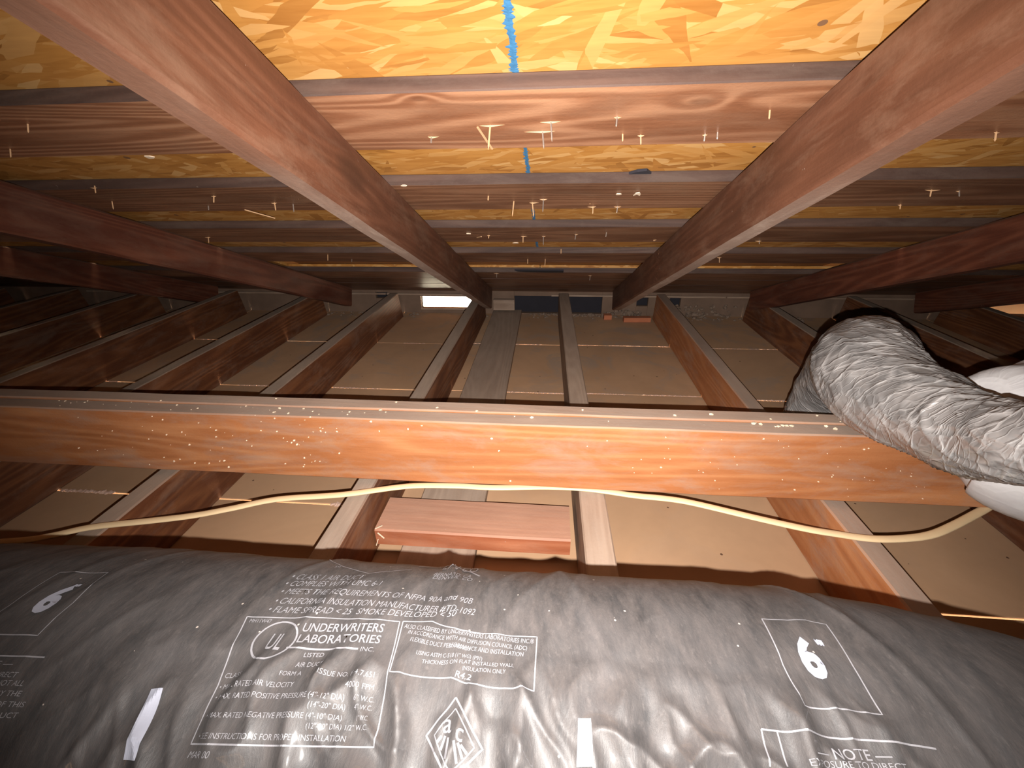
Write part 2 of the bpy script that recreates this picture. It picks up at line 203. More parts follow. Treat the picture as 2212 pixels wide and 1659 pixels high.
def sleeve():
    k = NT('printed_duct_sleeve'); tc = k.n('ShaderNodeTexCoord'); P = tc.outputs['UV']
    warp = k.n('ShaderNodeTexNoise', i_Scale=9.0, i_Detail=3.0); k.l(P, warp.inputs['Vector'])
    wa = k.n('ShaderNodeVectorMath', operation='MULTIPLY_ADD'); k.l(warp.outputs['Color'], wa.inputs[0]); wa.inputs[1].default_value = (.03, .03, 0); k.l(P, wa.inputs[2])
    n1 = k.noise(k.mapping(wa.outputs[0], (115, 34, 1)), 1.0, 8, .74)
    n2 = k.noise(k.mapping(wa.outputs[0], (30, 16, 1)), 1.0, 4, .6)
    n3 = k.noise(k.mapping(P, (330, 150, 1)), 1.0, 4, .7)
    c = k.mix(k.ramp(n2, [(.36, 0.0), (.66, 1.0)]), (.0175, .0168, .0172), (.030, .0282, .0285))
    sep = k.n('ShaderNodeSeparateXYZ'); k.l(P, sep.inputs[0])
    top = k.ramp(k.math('MULTIPLY_ADD', sep.outputs[1], -8.0, 0.0), [(.0, .30), (.45, .50), (.95, .95)])   # settled dust thickest on the crown
    d = k.math('MULTIPLY', k.ramp(n1, [(.34, 0.0), (.74, 1.0)]), top)
    c = k.mix(d, c, (.080, .065, .059))
    c = k.mix(k.math('MULTIPLY', k.ramp(n3, [(.56, 0.0), (.74, 1.0)]), .35), c, (.066, .058, .055))
    c = k.mix(specks(k, wa.outputs[0], 130, .10, .12), c, (.20, .17, .15))
    k.l(c, k.b.inputs['Base Color']); k.l(k.math('MULTIPLY_ADD', n1, .3, .38), k.b.inputs['Roughness'])
    k.b.inputs['Specular IOR Level'].default_value = .22
    k.l(k.ramp(k.math('MULTIPLY_ADD', sep.outputs[1], 10.0, .3), [(.3, .04), (.55, .85)]), k.b.inputs['Coat Weight']); k.b.inputs['Coat Roughness'].default_value = .085
    b = k.bump(n1, .35, .002); k.l(k.bump(n3, .2, .0006, b), k.b.inputs['Normal'])
    return k.m
M['sleeve'] = sleeve()
def foil(name, c1, c2, rough, coat, crease=1.0):
    k = NT(name); tc = k.n('ShaderNodeTexCoord'); P = tc.outputs['Object']; U = tc.outputs['UV']
    wn = k.n('ShaderNodeTexNoise', i_Scale=22.0, i_Detail=3.0); k.l(P, wn.inputs['Vector'])
    wa = k.n('ShaderNodeVectorMath', operation='MULTIPLY_ADD'); k.l(wn.outputs['Color'], wa.inputs[0]); wa.inputs[1].default_value = (.022, .022, .022); k.l(U, wa.inputs[2])
    V = k.mapping(wa.outputs[0], (1, 1, 1), (0, 0, .45))
    def edge(sx, sy, wdt):
        v = k.n('ShaderNodeTexVoronoi', feature='DISTANCE_TO_EDGE', i_Scale=1.0); k.l(k.mapping(V, (sx, sy, 1)), v.inputs['Vector'])
        return k.ramp(v.outputs['Distance'], [(.0, 1.0), (wdt, 0.0)])
    e1 = edge(48, 11, .075); e2 = edge(110, 34, .10)
    f = k.n('ShaderNodeTexVoronoi', i_Scale=1.0); k.l(k.mapping(V, (75, 26, 1)), f.inputs['Vector'])
    n1 = k.noise(P, 20, 5, .6, .6); n2 = k.noise(P, 110, 4, .6)
    c = k.mix(k.ramp(n1, [(.4, 0.0), (.62, 1.0)]), c1, c2)
    c = k.mix(k.math('MULTIPLY', e1, .40*crease), c, tuple(min(.8, v*1.9) for v in c2))
    c = k.mix(k.math('MULTIPLY', e2, .22*crease), c, tuple(v*1.5 for v in c2))
    k.l(c, k.b.inputs['Base Color']); k.b.inputs['Roughness'].default_value = rough
    k.b.inputs['Coat Weight'].default_value = coat; k.b.inputs['Coat Roughness'].default_value = .12
    h = k.math('ADD', k.math('MULTIPLY', e1, .8), k.math('ADD', k.math('MULTIPLY', e2, .35), k.math('MULTIPLY', f.outputs['Distance'], .8)))
    b_ = k.bump(h, .55*crease, .0026); k.l(k.bump(n2, .2, .0008, b_), k.b.inputs['Normal']); return k.m
M['foil'] = foil('silver_duct_sleeve', (.125, .120, .118), (.21, .20, .196), .40, .7)
M['white'] = foil('white_duct_wrap', (.46, .44, .445), (.52, .505, .505), .55, .15, .25)

# ---------------------------------------------------------------- helpers
def link(name, me, mat, parent=None, mw=None, smooth=False):
    o = bpy.data.objects.new(name, me); COL.objects.link(o)
    if mat is not None and not me.materials: me.materials.append(mat)
    if mw is not None: o.matrix_world = mw
    if parent is not None:
        o.parent = parent; o.matrix_parent_inverse = parent.matrix_world.inverted()
    if smooth:
        for p in me.polygons: p.use_smooth = True
    return o
def tag(o, label=None, cat=None, group=None, kind=None):
    if label: o['label'] = label
    if cat: o['category'] = cat
    if group: o['group'] = group
    if kind: o['kind'] = kind
    return o
def empty(name, loc=(0, 0, 0)):
    o = bpy.data.objects.new(name, None); COL.objects.link(o); o.location = loc; o.empty_display_size = .05
    o.matrix_world = Matrix.Translation(loc); return o
def lumber_mesh(L, W, H, ch=.0025, seg=.04, wob=.0009, seed=0, c0=0.0, c1=0.0, bow=0.0):
    """stick along +X from 0 to L, W across Y (centred), H up from 0; c0/c1: end slant (x shift per unit z)"""
    n = max(2, int(L/seg)); w2 = W/2
    prof = [(-w2+ch, 0), (w2-ch, 0), (w2, ch), (w2, H-ch), (w2-ch, H), (-w2+ch, H), (-w2, H-ch), (-w2, ch)]
    vs = []; fs = []
    for i in range(n+1):
        x = L*i/n
        for j, (y, z) in enumerate(prof):
            nv = noise.noise_vector(Vector((x*6+seed*9.1, y*30, z*30+seed)))
            xx = x + (c0*z if i == 0 else 0) + (c1*z if i == n else 0)
            vs.append((xx, y+nv.y*wob+bow*math.sin(math.pi*i/n), z+nv.z*wob))
    for i in range(n):
        for j in range(8):
            a = i*8+j; b = i*8+(j+1) % 8; fs.append((a, a+8, b+8, b))
    fs.append(tuple(range(8))); fs.append(tuple(n*8+j for j in reversed(range(8))))
    me = bpy.data.meshes.new('lumber'); me.from_pydata(vs, [], fs); me.update()
    bm = bmesh.new(); bm.from_mesh(me); bmesh.ops.recalc_face_normals(bm, faces=bm.faces); bm.to_mesh(me); bm.free(); return me
def frame(o, ax, ay, az):
    return Matrix(((ax[0], ay[0], az[0], o[0]), (ax[1], ay[1], az[1], o[1]), (ax[2], ay[2], az[2], o[2]), (0, 0, 0, 1)))
def box_mesh(x0, x1, y0, y1, z0, z1, bev=0.0, name='box'):
    bm = bmesh.new(); r = bmesh.ops.create_cube(bm, size=1)
    for v in r['verts']: v.co = Vector(((x0+x1)/2+v.co.x*(x1-x0), (y0+y1)/2+v.co.y*(y1-y0), (z0+z1)/2+v.co.z*(z1-z0)))
    if bev: bmesh.ops.bevel(bm, geom=list(bm.edges), offset=bev, segments=1, affect='EDGES')
    me = bpy.data.meshes.new(name); bm.to_mesh(me); bm.free(); return me
def chunk_mesh(items, seed=1):
    """many small irregular lumps in one mesh: (centre, radius, squash)"""
    rnd = random.Random(seed); vs = []; fs = []
    base = [(0, 0, 1), (.9, 0, .3), (.2, .9, .3), (-.8, .5, .3), (-.7, -.6, .3), (.3, -.9, .3), (.6, .5, -.6), (-.5, .7, -.6), (-.4, -.8, -.6), (.7, -.5, -.6)]
    tri = [(0, 1, 2), (0, 2, 3), (0, 3, 4), (0, 4, 5), (0, 5, 1), (1, 6, 2), (2, 7, 3), (3, 7, 8), (3, 8, 4), (4, 8, 5), (5, 9, 1), (1, 9, 6), (2, 6, 7), (5, 8, 9), (6, 9, 8), (6, 8, 7)]
    for c, r, q in items:
        a = rnd.random()*6.28; n0 = len(vs); sx = rnd.uniform(.6, 1.5)
        for b in base:
            x, y, z = b[0]*sx, b[1], b[2]; j = 1+rnd.uniform(-.3, .3)
            vs.append((c[0]+(x*math.cos(a)-y*math.sin(a))*r*j, c[1]+(x*math.sin(a)+y*math.cos(a))*r*j, c[2]+z*r*q*j))
        fs += [(n0+p, n0+q2, n0+s) for p, q2, s in tri]
    me = bpy.data.meshes.new('chunks'); me.from_pydata(vs, [], fs); return me
S = math.radians(21.61)
RD = Vector((0, math.cos(S), -math.sin(S))); NN = Vector((0, math.sin(S), math.cos(S))); X = Vector((1, 0, 0))
def rf(x, r, n): return CAM + X*x + RD*r + NN*n
JT = .125                                           # joist height
# ---------------------------------------------------------------- setting
floor = tag(empty('floor'), 'brown paper-backed gypsum lath between the ceiling joists', kind='structure')
JX = [-2.775, -2.37, -1.965, -1.5285, -1.112, -.725, -.329, .075, .486, .885, 1.285, 1.69, 2.1, 2.505, 2.91]     # joist centre lines
def bay_rows(i):
    i -= 1
    return {1: [.28, .69, 1.227, 1.64], 2: [.28, .69, 1.227, 1.64], 3: [.28, .69, 1.227, 1.64], 4: [.28, .69, 1.229, 1.64], 5: [.41, .83, 1.233, 1.653], 6: [.41, .83, 1.238, 1.658],
            7: [.10, .517, .93, 1.226, 1.648], 8: [.10, .519, .93, 1.226, 1.65]}.get(i, [.3, .72, 1.13, 1.55])
for i in range(len(JX)-1):
    rows = [-2.1, -1.3, -.7, -.2] + bay_rows(i) + [2.075]
    for a, b in zip(rows[:-1], rows[1:]):
        g = .0016
        me = box_mesh(JX[i]+.001, JX[i+1]-.001, a+g, b-g, -.010, random.uniform(-.0006, .0006), .0012)
        tag(link('lath_panel', me, M['paper'], floor), None)
        if i in (4, 5, 6, 7, 8) and a > .1 and b < 2.0 or (i in (3, 9) and a > .4 and b < 2):
            # gypsum squeezed up through the joint
            it = []; L = JX[i+1]-JX[i]-.05; xx = 0
            while xx < L:
                if noise.noise(Vector((xx*9, b*7, i))) > (-.35 if i in (6, 7) else .0 if i != 8 else -.1): it.append(((JX[i]+.025+xx, b+random.uniform(-.0012, .0012), .0004), random.uniform(.0022, .0042)*(1.5 if b < .8 else 1), .35))
                xx += .0042
            if it: tag(link('plaster_ridge', chunk_mesh(it, i), M['pink'], floor), 'rough pink gypsum squeezed through a lath joint', kind='stuff')
link('lath_border', box_mesh(-3, -2.776, -2.1, 2.075, -.01, 0), M['paper'], floor); link('lath_border', box_mesh(2.911, 3, -2.1, 2.075, -.01, 0), M['paper'], floor)
# roof deck of strand board, two runs of panels meeting at the blue painted joint
ceiling = tag(empty('ceiling'), 'golden strand board roof deck seen from below', kind='structure')
def deck(x0, x1, r0, r1, n0=.286, t=.011, name='strand_panel', mat='osb', jit=0):
    me = box_mesh(x0, x1, r0, r1, 0, t, .0008)
    return link(name, me, M[mat], ceiling, frame(rf(0, 0, n0+jit), X, RD, NN))
XB = -.043
for r0, r1 in ((-2.2, -1.25), (-1.247, -.03), (-.027, 1.19), (1.193, 1.44), (1.60, 2.6)):
    for x0, x1 in ((-3.0, -2.485), (-2.482, XB-.0012), (XB+.0012, 2.396), (2.399, 3.0)):
        deck(x0, x1, r0, r1)
for x0, x1 in ((-3.0, -.98), (.95, 3.0)): deck(x0, x1, 1.443, 1.597)
# fuzzy blue paint along the joint
bm = bmesh.new(); prev = None; rr = .36
while rr < 1.30:
    wl = .0015+.003*abs(noise.noise(Vector((rr*60, 1, 0))))+.0035*random.random()**2; wr = .0015+.0035*abs(noise.noise(Vector((rr*70, 5, 0))))+.0025*random.random()**2
    if .38 < rr < .62: wl *= 1.5; wr *= 1.4
    wig = .0012*noise.noise(Vector((rr*20, 9, 0)))
    a = bm.verts.new((XB+wig-wl, rr, -.0006)); m_ = bm.verts.new((XB+wig, rr, -.0012)); b = bm.verts.new((XB+wig+wr, rr, -.0006))
    if prev: bm.faces.new((prev[0], prev[1], m_, a)); bm.faces.new((prev[1], prev[2], b, m_))
    prev = (a, m_, b); rr += .0017
me = bpy.data.meshes.new('paint'); bm.to_mesh(me); bm.free()
tag(link('painted_joint', me, M['blue'], ceiling, frame(rf(0, 0, .286), X, RD, NN)), 'ragged blue paint along the joint between two strand boards')
deck(-1.02, .99, 1.36, 1.86, .312, .011, 'added_bounce_strip', 'stripwood'); deck(-1.02, .99, 1.36, 1.40, .2975, .0142, 'added_light_stop', 'stripwood')  # strip added over the deck gap to catch daylight, with an added stop behind
for x0, x1 in ((-1.02, -.985), (.955, .99)): deck(x0, x1, 1.401, 1.86, .2975, .0142, 'added_light_stop', 'stripwood')  # unseen strips added to keep daylight from leaking in at the ends
# closed shell round the attic
for nm, b in (('wall_left', (-3.05, -3.0, -2.1, 2.6, -.3, 1.9)), ('wall_right', (3.0, 3.05, -2.1, 2.6, -.3, 1.9)), ('wall_back', (-3.05, 3.05, -2.15, -2.05, -.3, 2.0))):
    tag(link(nm, box_mesh(*b), M['dirty']), 'dark attic end wall', kind='structure')
# eave wall: a frieze board with vent openings
eave = tag(empty('wall_eave', (0, 2.07, 0)), 'dirty eave wall with vent openings', kind='structure')
EY0, EY1 = 2.062, 2.082
holes = [(-.86, -.80, .070, .100), (-.637, -.385, .0205, .092), (-.176, .24, .004, .089), (.40, .452, .045, .086), (.55, .60, .045, .086), (1.875, 2.35, .012, .080)]
def fpiece(x0, x1, z0, z1, nm='frieze_board'):
    link(nm, box_mesh(x0, x1, EY0, EY1, z0, z1, .001), M['dirty'], eave)
xs = -3.0
for (a, b, z0, z1) in holes:
    fpiece(xs, a, -.02, .16); fpiece(a, b, -.02, z0); fpiece(a, b, z1, .16); xs = b
fpiece(xs, 3.0, -.02, .16)
link('top_plate', box_mesh(-3, 3, 2.083, 2.17, -.1, .0, .002), M['dirty'], eave)
x = -2.4
while x < 2.4:
    if not (-.70 < x < -.33):
        link('frieze_trim', box_mesh(x, x+.395, 2.052, 2.0615, .0895, .0975, .001), M['greyboard'], eave)
    x += .40
# felt boxes that block every opening but the two that let daylight in
for (a, b, z0, z1) in [holes[0], holes[2], holes[3], holes[4]]:
    link('dark_felt', box_mesh(a-.01, b+.01, 2.10, 2.106, z0-.03, z1+.04), M['dark'], eave)
    link('felt_edge', box_mesh(a-.01, b+.01, 2.083, 2.10, z1, z1+.006), M['dark'], eave)
# screen bars in the lit vent
vent = eave
link('vent_louver', box_mesh(-.637, -.385, 2.066, 2.072, .0545, .0560), M['paintwhite'], eave)
for z in (.0205, .0880): link('vent_frame', box_mesh(-.637, -.385, 2.058, 2.0615, z-.004, z+.003, .0005), M['greyboard'], eave)
# outside soffit boards seen through the right hand opening and closing the eave elsewhere
link('outside_soffit', box_mesh(1.86, 2.5, 2.2, 2.22, -.2, .09), M['soffit'], eave)
for a, b in ((-3.0, -.645), (-.375, 1.86), (2.36, 3.0)):
    link('eave_filler', box_mesh(a, b, 2.11, 2.13, -.25, .2), M['dark'], eave)

# ---------------------------------------------------------------- ceiling joists
JL = ['unlit joist at the far left end, out of view', 'far left joist almost lost in the dark, leftmost', 'dark joist in the left gloom with a thin dusty top edge',
      'dusty-topped dark joist just left of the cracked one, running to the left edge',
      'dark red joist with a long crack and knot, third joist left of the centre one', 'red joist ending in a rounded orange lit end beside the glowing vent',
      'joist with grey dusty top just right of the glowing vent, beside the flat plank', 'slim centre joist with pale knotty top, at the right end of the wood block',
      'broad red joist right of the centre one, under the beam', 'brown joist running behind the silver duct, second right of the centre one',
      'dim joist behind the silver duct, third right of the centre one', 'joist in the dark right corner, next to last', 'rightmost joist by the orange daylight opening', 'unlit joist at the far right, out of view', 'unlit joist by the right wall, out of view']
joists = []
for i, xc in enumerate(JX):
    y0, y1 = -1.95, 2.0
    seed = i; wob = .001
    if i == 5: y1 = 1.985
    me = lumber_mesh(y1-y0, .038 if i != 7 else .045, JT, .0025, .05, wob, i, c1=-.30 if i == 5 else (-.2))
    dx = 0.0
    sk = {7: -.018, 6: .003}.get(i, .0)                       # a slight skew of the centre joist
    ax = Vector((sk, 1, 0)).normalized(); ay = Vector((0, 0, 1)).cross(ax)
    x0 = xc - sk*(0.9-y0)
    o = link('ceiling_joist', me, M['joist'] if i not in (7,) else M['greyboard'], None, frame((x0, y0, 0), ax, ay, (0, 0, 1)))
    if i == 8: o.data.materials.clear(); o.data.materials.append(M['beam'])
    tag(o, JL[i], 'joist', 'ceiling joists running to the eave'); joists.append(o)
# plank lying flat on the lath, left of the centre joist
me = lumber_mesh(2.46, .136, .019, .0015, .05, .001, 33)
tag(link('flat_plank', me, M['greyboard'], None, frame((-.180, -.4, .001), Vector((-.012, 1, 0)).normalized(), Vector((-1, -.012, 0)).normalized(), (0, 0, 1))),
    'weathered grey-brown plank lying flat on the lath left of the centre joist', 'plank')
# wood block between two joists
blk = link('wood_block', lumber_mesh(.352, .089, .038, .003, .03, .001, 41), M['blockw'], None, frame((-.307, .615, .018), Vector((1, .0, 0)), (0, 1, 0), (0, 0, 1)))
tag(blk, 'short red wood block wedged flat between two joists in front of the beam', 'wood block')
for p in ((-.300, .567, .052, 50), (-.302, .568, .035, 110), (-.304, .569, .060, -30)):
    a = math.radians(p[3]); me = box_mesh(0, .016, -.0008, .0008, -.0007, .0007)
    link('splinter', me, M['pale'], blk, Matrix.Translation(p[:3]) @ Matrix.Rotation(a, 4, 'Y'))
# ---------------------------------------------------------------- doubled beam
BZ0, BZ1 = .135, .264
bx = empty('beam', (0, .612, BZ0)); tag(bx, 'doubled orange-red beam lying across the joists in the middle of the view', 'beam')
for k_, (ya, yb, dz) in enumerate(((.612, .6445, -.0012), (.6465, .678, 0.0))):
    me = lumber_mesh(3.9, yb-ya, BZ1-BZ0+dz, .0022, .02, .0011, 50+k_)
    o = link('plank', me, M['beam'], bx, frame((-2.15, (ya+yb)/2, BZ0), (1, 0, 0), (0, 1, 0), (0, 0, 1)))
it = []
for _ in range(46):
    x = random.uniform(-.75, .62); f = random.random()
    if f < .45: it.append(((x, random.uniform(.625, .672), BZ1+.0006), random.uniform(.0010, .0034), .5))
    else: it.append(((x, .6113, random.uniform(BZ0+.01, BZ1-.005)), random.uniform(.0009, .0022), .9))
for _ in range(45): it.append(((random.uniform(.12, .62), .6113, random.uniform(BZ0+.008, BZ1-.01)), random.uniform(.0005, .0013), .9))
for _ in range(60): it.append(((-.9+.55*random.random()**.7, .6113, random.uniform(BZ0+.02, BZ1)), random.uniform(.0006, .0020), .9))
for _ in range(30): it.append(((random.uniform(-.9, -.3), random.uniform(.618, .64), BZ1+.0003), random.uniform(.0006, .0022), .5))
for xx in (.36, .365, .372, .379, .386, .33, .34, .44, .45): it.append(((xx, .633+random.uniform(-.004, .004), BZ1+.001), random.uniform(.002, .0042), .5))
tag(link('dust_crumbs', chunk_mesh(it, 5), M['pale'], bx), 'pale crumbs and paint flecks', kind='stuff')
# ---------------------------------------------------------------- rafters
def rafter(xc, w, label, r0=-.9, r1=2.02, nb=.180, n1=.2675, mat='rafter', seed=0, bow=0):
    me = lumber_mesh(r1-r0, w, n1-nb, .0045, .035, .0013, seed, bow=bow)
    o = link('rafter', me, M[mat], None, frame(rf(xc, r0, nb), RD, -X, NN))
    if mat == 'rafter':
        me.materials.append(M['rafter_under'])
        for p in me.polygons:
            if p.normal.z < -.8: p.material_index = 1
    return tag(o, label, 'rafter', 'rafters under the roof boards')
rafter(-.288, .036, 'dusty reddish rafter sweeping down from the top left corner to the glowing vent', seed=61, nb=.1775)
rafter(.2915, .037, 'reddish rafter sweeping down from the top right corner, grey dust smear on its underside', seed=62, nb=.176)
rafter(-.953, .036, 'dark brown rafter on the left edge, next one left of the bright dusty rafter', seed=63, mat='rafter_dark')
rafter(.880, .036, 'dark brown rafter on the right edge above the silver duct', seed=64, mat='rafter_dark')
rafter(-1.62, .036, 'almost black rafter low in the left gloom', seed=65, mat='rafter_dark')
rafter(1.55, .036, 'almost black rafter low in the right gloom', seed=66, mat='rafter_dark')
# ---------------------------------------------------------------- roof boards under the deck
rows = [(-1.10, .135), (-.84, .135), (-.58, .135), (-.315, .135), (-.05, .135), (.205, .135), (.478, .135), (.742, .132), (1.003, .136), (1.268, .136), (1.588, .138), (1.731, .138), (1.874, .138), (2.017, .14), (2.162, .14), (2.307, .14)]
BL = {6: 'nearest broad roof board with knot, splinters and a bright sheen', 7: 'second roof board down from the top, brown with dark stains', 8: 'third roof board down from the top, streaked grey-brown',
      9: 'fourth roof board down from the top, dark brown, just above the bright gap', 10: 'first of the close-set boards just below the bright gap', 11: 'second of the close-set dark boards towards the eave',
      12: 'third of the close-set dark boards towards the eave', 13: 'last visible dark board right above the eave wall'}
boards = {}
for i, (r0, wd) in enumerate(rows):
    tl = .0 + (-.0012 if i == 6 else 0)
    me = lumber_mesh(5.9, wd, .0175, .0015, .03, .0007, 80+i)
    ax = Vector((1, 0, 0)); rot = 0.004 if i == 6 else (.002 if i == 7 else 0)
    ax = (X - RD*rot).normalized(); ay = NN.cross(ax)
    o = link('roof_board', me, M['board_knot' if i == 6 else 'board'], None, frame(rf(-2.95, r0+wd/2, .268)+RD*(rot*2.95), ax, ay, NN))
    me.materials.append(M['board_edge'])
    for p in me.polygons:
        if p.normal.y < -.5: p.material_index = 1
    tag(o, BL.get(i, 'roof board behind the viewer, out of view' if i < 6 else 'roof board beyond the eave'), 'roof board', 'spaced roof boards'); boards[i] = (r0, r0+wd, o)
def board_at(r):
    for i, (a, b, o) in boards.items():
        if a-.01 <= r <= b+.01: return o
    return None
# nail tips with splintered wood
for q, (x, r, ln) in enumerate(NAILS):
    o = board_at(r)
    rnd = random.Random(q)
    if o is None:
        o = min(boards.values(), key=lambda t: min(abs(t[0]-r), abs(t[1]-r)))[2]
    bm = bmesh.new(); tilt = Vector((rnd.uniform(-.12, .12), rnd.uniform(-.1, .1), -1)).normalized()
    L = max(.008, ln)
    rad = .0011
    rings = []
    for t_, rr in ((-.003, rad), (L*.82, rad), (L, .0002)):
        c = tilt*t_; rings.append([bm.verts.new(c+Vector((math.cos(a)*rr, math.sin(a)*rr, 0))) for a in (0, 1.257, 2.513, 3.77, 5.03)])
    for a, b in zip(rings[:-1], rings[1:]):
        for j in range(5): bm.faces.new((a[j], a[(j+1) % 5], b[(j+1) % 5], b[j]))
    me = bpy.data.meshes.new('nail'); bm.to_mesh(me); bm.free()
    base = rf(x, r, .2678)
    link('nail', me, M['nail'] if rnd.random() < .45 else M['straw'], o, frame(base, X, RD, NN))
    if rnd.random() < .75 and q not in (7, 10, 11):
        w_ = rnd.uniform(.004, .012)*(2.0 if q in (1, 2, 0) else 1)
        bm = bmesh.new()
        for sgn in (-1, 1):
            l_ = w_*rnd.uniform(.5, 1.3); v = [bm.verts.new(p) for p in ((0, -.0011, -.0004), (0, .0011, -.0004), (sgn*l_, rnd.uniform(-.001, .001), -.0003), (0, 0, -.0024))]
            for f in ((0, 1, 2), (1, 3, 2), (3, 0, 2), (0, 3, 1)): bm.faces.new([v[t] for t in f])
        me = bpy.data.meshes.new('splinter'); bm.to_mesh(me); bm.free()
        link('splinter', me, M['straw'], o, frame(base, X, RD, NN))
def stick(p0, p1, th, mat, par, name='splinter'):
    a = Vector(p0); b = Vector(p1); d = (b-a); L = d.length; d.normalize()
    s_ = d.cross(Vector((0.1, .2, 1))).normalized(); u_ = s_.cross(d)
    me = box_mesh(0, L, -th/2, th/2, -th/3, th/3); link(name, me, M[mat], par, frame(a, d, s_, u_))
stick(rf(-.0952, .553, .267), rf(-.082, .592, .258), .0022, 'straw', boards[6][2])
stick(rf(-.62, .86, .266), rf(-.585, .905, .262), .003, 'straw', boards[7][2])
stick(rf(.066, .845, .268), rf(.085, .80, .285), .0022, 'straw', boards[7][2])
stick(rf(-.185, 1.09, .267), rf(-.17, 1.06, .262), .0028, 'straw', boards[8][2])
stick(rf(.245, 1.12, .267), rf(.27, 1.09, .280), .004, 'straw', boards[8][2])
# torn felt scraps and a pale moth-like flake on the second board
def flake(name, pts, mat, par, M_, th=.0015):
    bm = bmesh.new(); a = [bm.verts.new((p[0], p[1], 0)) for p in pts]; b = [bm.verts.new((p[0], p[1], -th)) for p in pts]; n = len(pts)
    bm.faces.new(a); bm.faces.new(b[::-1])
    for j in range(n): bm.faces.new((a[j], b[j], b[(j+1) % n], a[(j+1) % n]))
    bmesh.ops.recalc_face_normals(bm, faces=bm.faces)
    me = bpy.data.meshes.new(name); bm.to_mesh(me); bm.free(); return link(name, me, M[mat], par, M_)
b7 = boards[7][2]
flake('felt_scrap', [(0, 0), (.012, -.010), (.026, -.013), (.034, -.002), (.036, 0)], 'dark', b7, frame(rf(.118, .742, .2845), X, RD, NN), .004)
for j in range(6): stick(rf(.30+j*.006, .745, .284), rf(.305+j*.006, .728, .2845), .0014, 'dark', b7, 'mesh_wire')
flake('pale_flake', [(0, .006), (-.005, .012), (-.003, .0), (.003, -.003), (.006, .004), (.006, .012)], 'pale', b7, frame(rf(.141, .785, .2668), X, RD, NN))
for (x, r, s_) in ((-.63, .66, .008), (.46, .665, .006), (-.10, 1.22, .008), (.42, .96, .006), (.475, .955, .006), (-.20, 1.05, .006), (-.25, .74, .005), (.11, .79, .005)):
    bo = min(boards.values(), key=lambda t: abs((t[0]+t[1])/2-r))[2]
    n_ = .2855 if board_at(r) is None else .2670
    flake('chip', [(s_*math.cos(a)*random.uniform(.6, 1.2), .6*s_*math.sin(a)) for a in (0, 1, 2.1, 3, 4.2, 5.3)], 'pale', bo, frame(rf(x, r, n_), X, RD, NN))
flake('tar_flap', [(-.11, 0), (-.10, .02), (-.06, .035), (0, .04), (.06, .04), (.06, 0)], 'dark', boards[10][2], frame(rf(-.02, 1.55, .272), X, RD, NN), .004)
# ---------------------------------------------------------------- rubble and scraps at the eave
it = []
for _ in range(240):
    x = random.uniform(-1.1, 1.15)
    if abs(x+.51) < .13 or -.30 < x < -.10: continue
    it.append(((x, random.uniform(1.985, 2.055), random.uniform(0, .006)), random.uniform(.003, .010), .6))
for _ in range(40): it.append(((random.uniform(-.09, .22), random.uniform(2.03, 2.055), random.uniform(.0, .008)), random.uniform(.004, .010), .7))
for _ in range(40): it.append(((random.uniform(.24, .42), random.uniform(2.02, 2.055), random.uniform(.0, .03)), random.uniform(.005, .011), .8))
for _ in range(60): it.append(((random.uniform(.52, .84), random.uniform(2.02, 2.055), random.uniform(.0, .06)), random.uniform(.005, .012), .7))
tag(link('plaster_rubble', chunk_mesh(it, 9), M['rubble'], None), 'crumbled plaster rubble along the foot of the eave wall', 'rubble', kind='stuff')
for (x, y, l, lab) in ((.33, 1.965, .12, 'orange-red wood scrap under the foot of the right rafter'), (.245, 2.0, .035, 'small orange-red scrap beside the centre joist at the eave')):
    tag(link('wood_scrap', lumber_mesh(l, .03, .022, .002, .02, .0015, int(x*100)), M['brick'], None, frame((x, y, .0), (1, .04, 0), (-.04, 1, 0), (0, 0, 1))), lab, 'wood scrap')
tag(link('trim_block', lumber_mesh(.10, .03, .05, .002, .02, .0015, 12), M['greyboard'], None, frame((-.272, 2.03, .03), (1, 0, 0), (0, 1, 0), (0, 0, 1))), 'dusty block above the far end of the flat plank at the eave', 'wood block')

# ---------------------------------------------------------------- cable
def spline(P, n):
    out = []
    for i in range(len(P)-1):
        p0 = P[max(0, i-1)]; p1 = P[i]; p2 = P[i+1]; p3 = P[min(len(P)-1, i+2)]
        for j in range(n):
            t = j/n
            out.append(tuple(.5*((2*p1[k])+(-p0[k]+p2[k])*t+(2*p0[k]-5*p1[k]+4*p2[k]-p3[k])*t*t+(-p0[k]+3*p1[k]-3*p2[k]+p3[k])*t**3) for k in range(len(p1))))
    out.append(tuple(P[-1])); return out
def tube(path, prof, name, mat, parent=None, cap=True):
    """path: (x,y,z); prof: list of (side, up)"""
    bm = bmesh.new(); rings = []
    for i, p in enumerate(path):
        a = Vector(path[max(0, i-1)]); b = Vector(path[min(len(path)-1, i+1)]); d = (b-a).normalized()
        s_ = d.cross(Vector((0, 0, 1))).normalized(); u_ = s_.cross(d)
        rings.append([bm.verts.new(Vector(p)+s_*q[0]+u_*q[1]) for q in prof])
    n = len(prof)
    for a, b in zip(rings[:-1], rings[1:]):
        for j in range(n): bm.faces.new((a[j], a[(j+1) % n], b[(j+1) % n], b[j]))
    if cap: bm.faces.new(rings[0][::-1]); bm.faces.new(rings[-1])
    bmesh.ops.recalc_face_normals(bm, faces=bm.faces)
    me = bpy.data.meshes.new(name); bm.to_mesh(me); bm.free(); return link(name, me, M[mat], parent, None, True)
flat = [(.0068*math.cos(a)*(1.0), .0030*math.sin(a)) for a in [k*math.pi/6 for k in range(12)]]
P = [(x, y, EYE+z-.0003) for x, y, z in CAB_A]
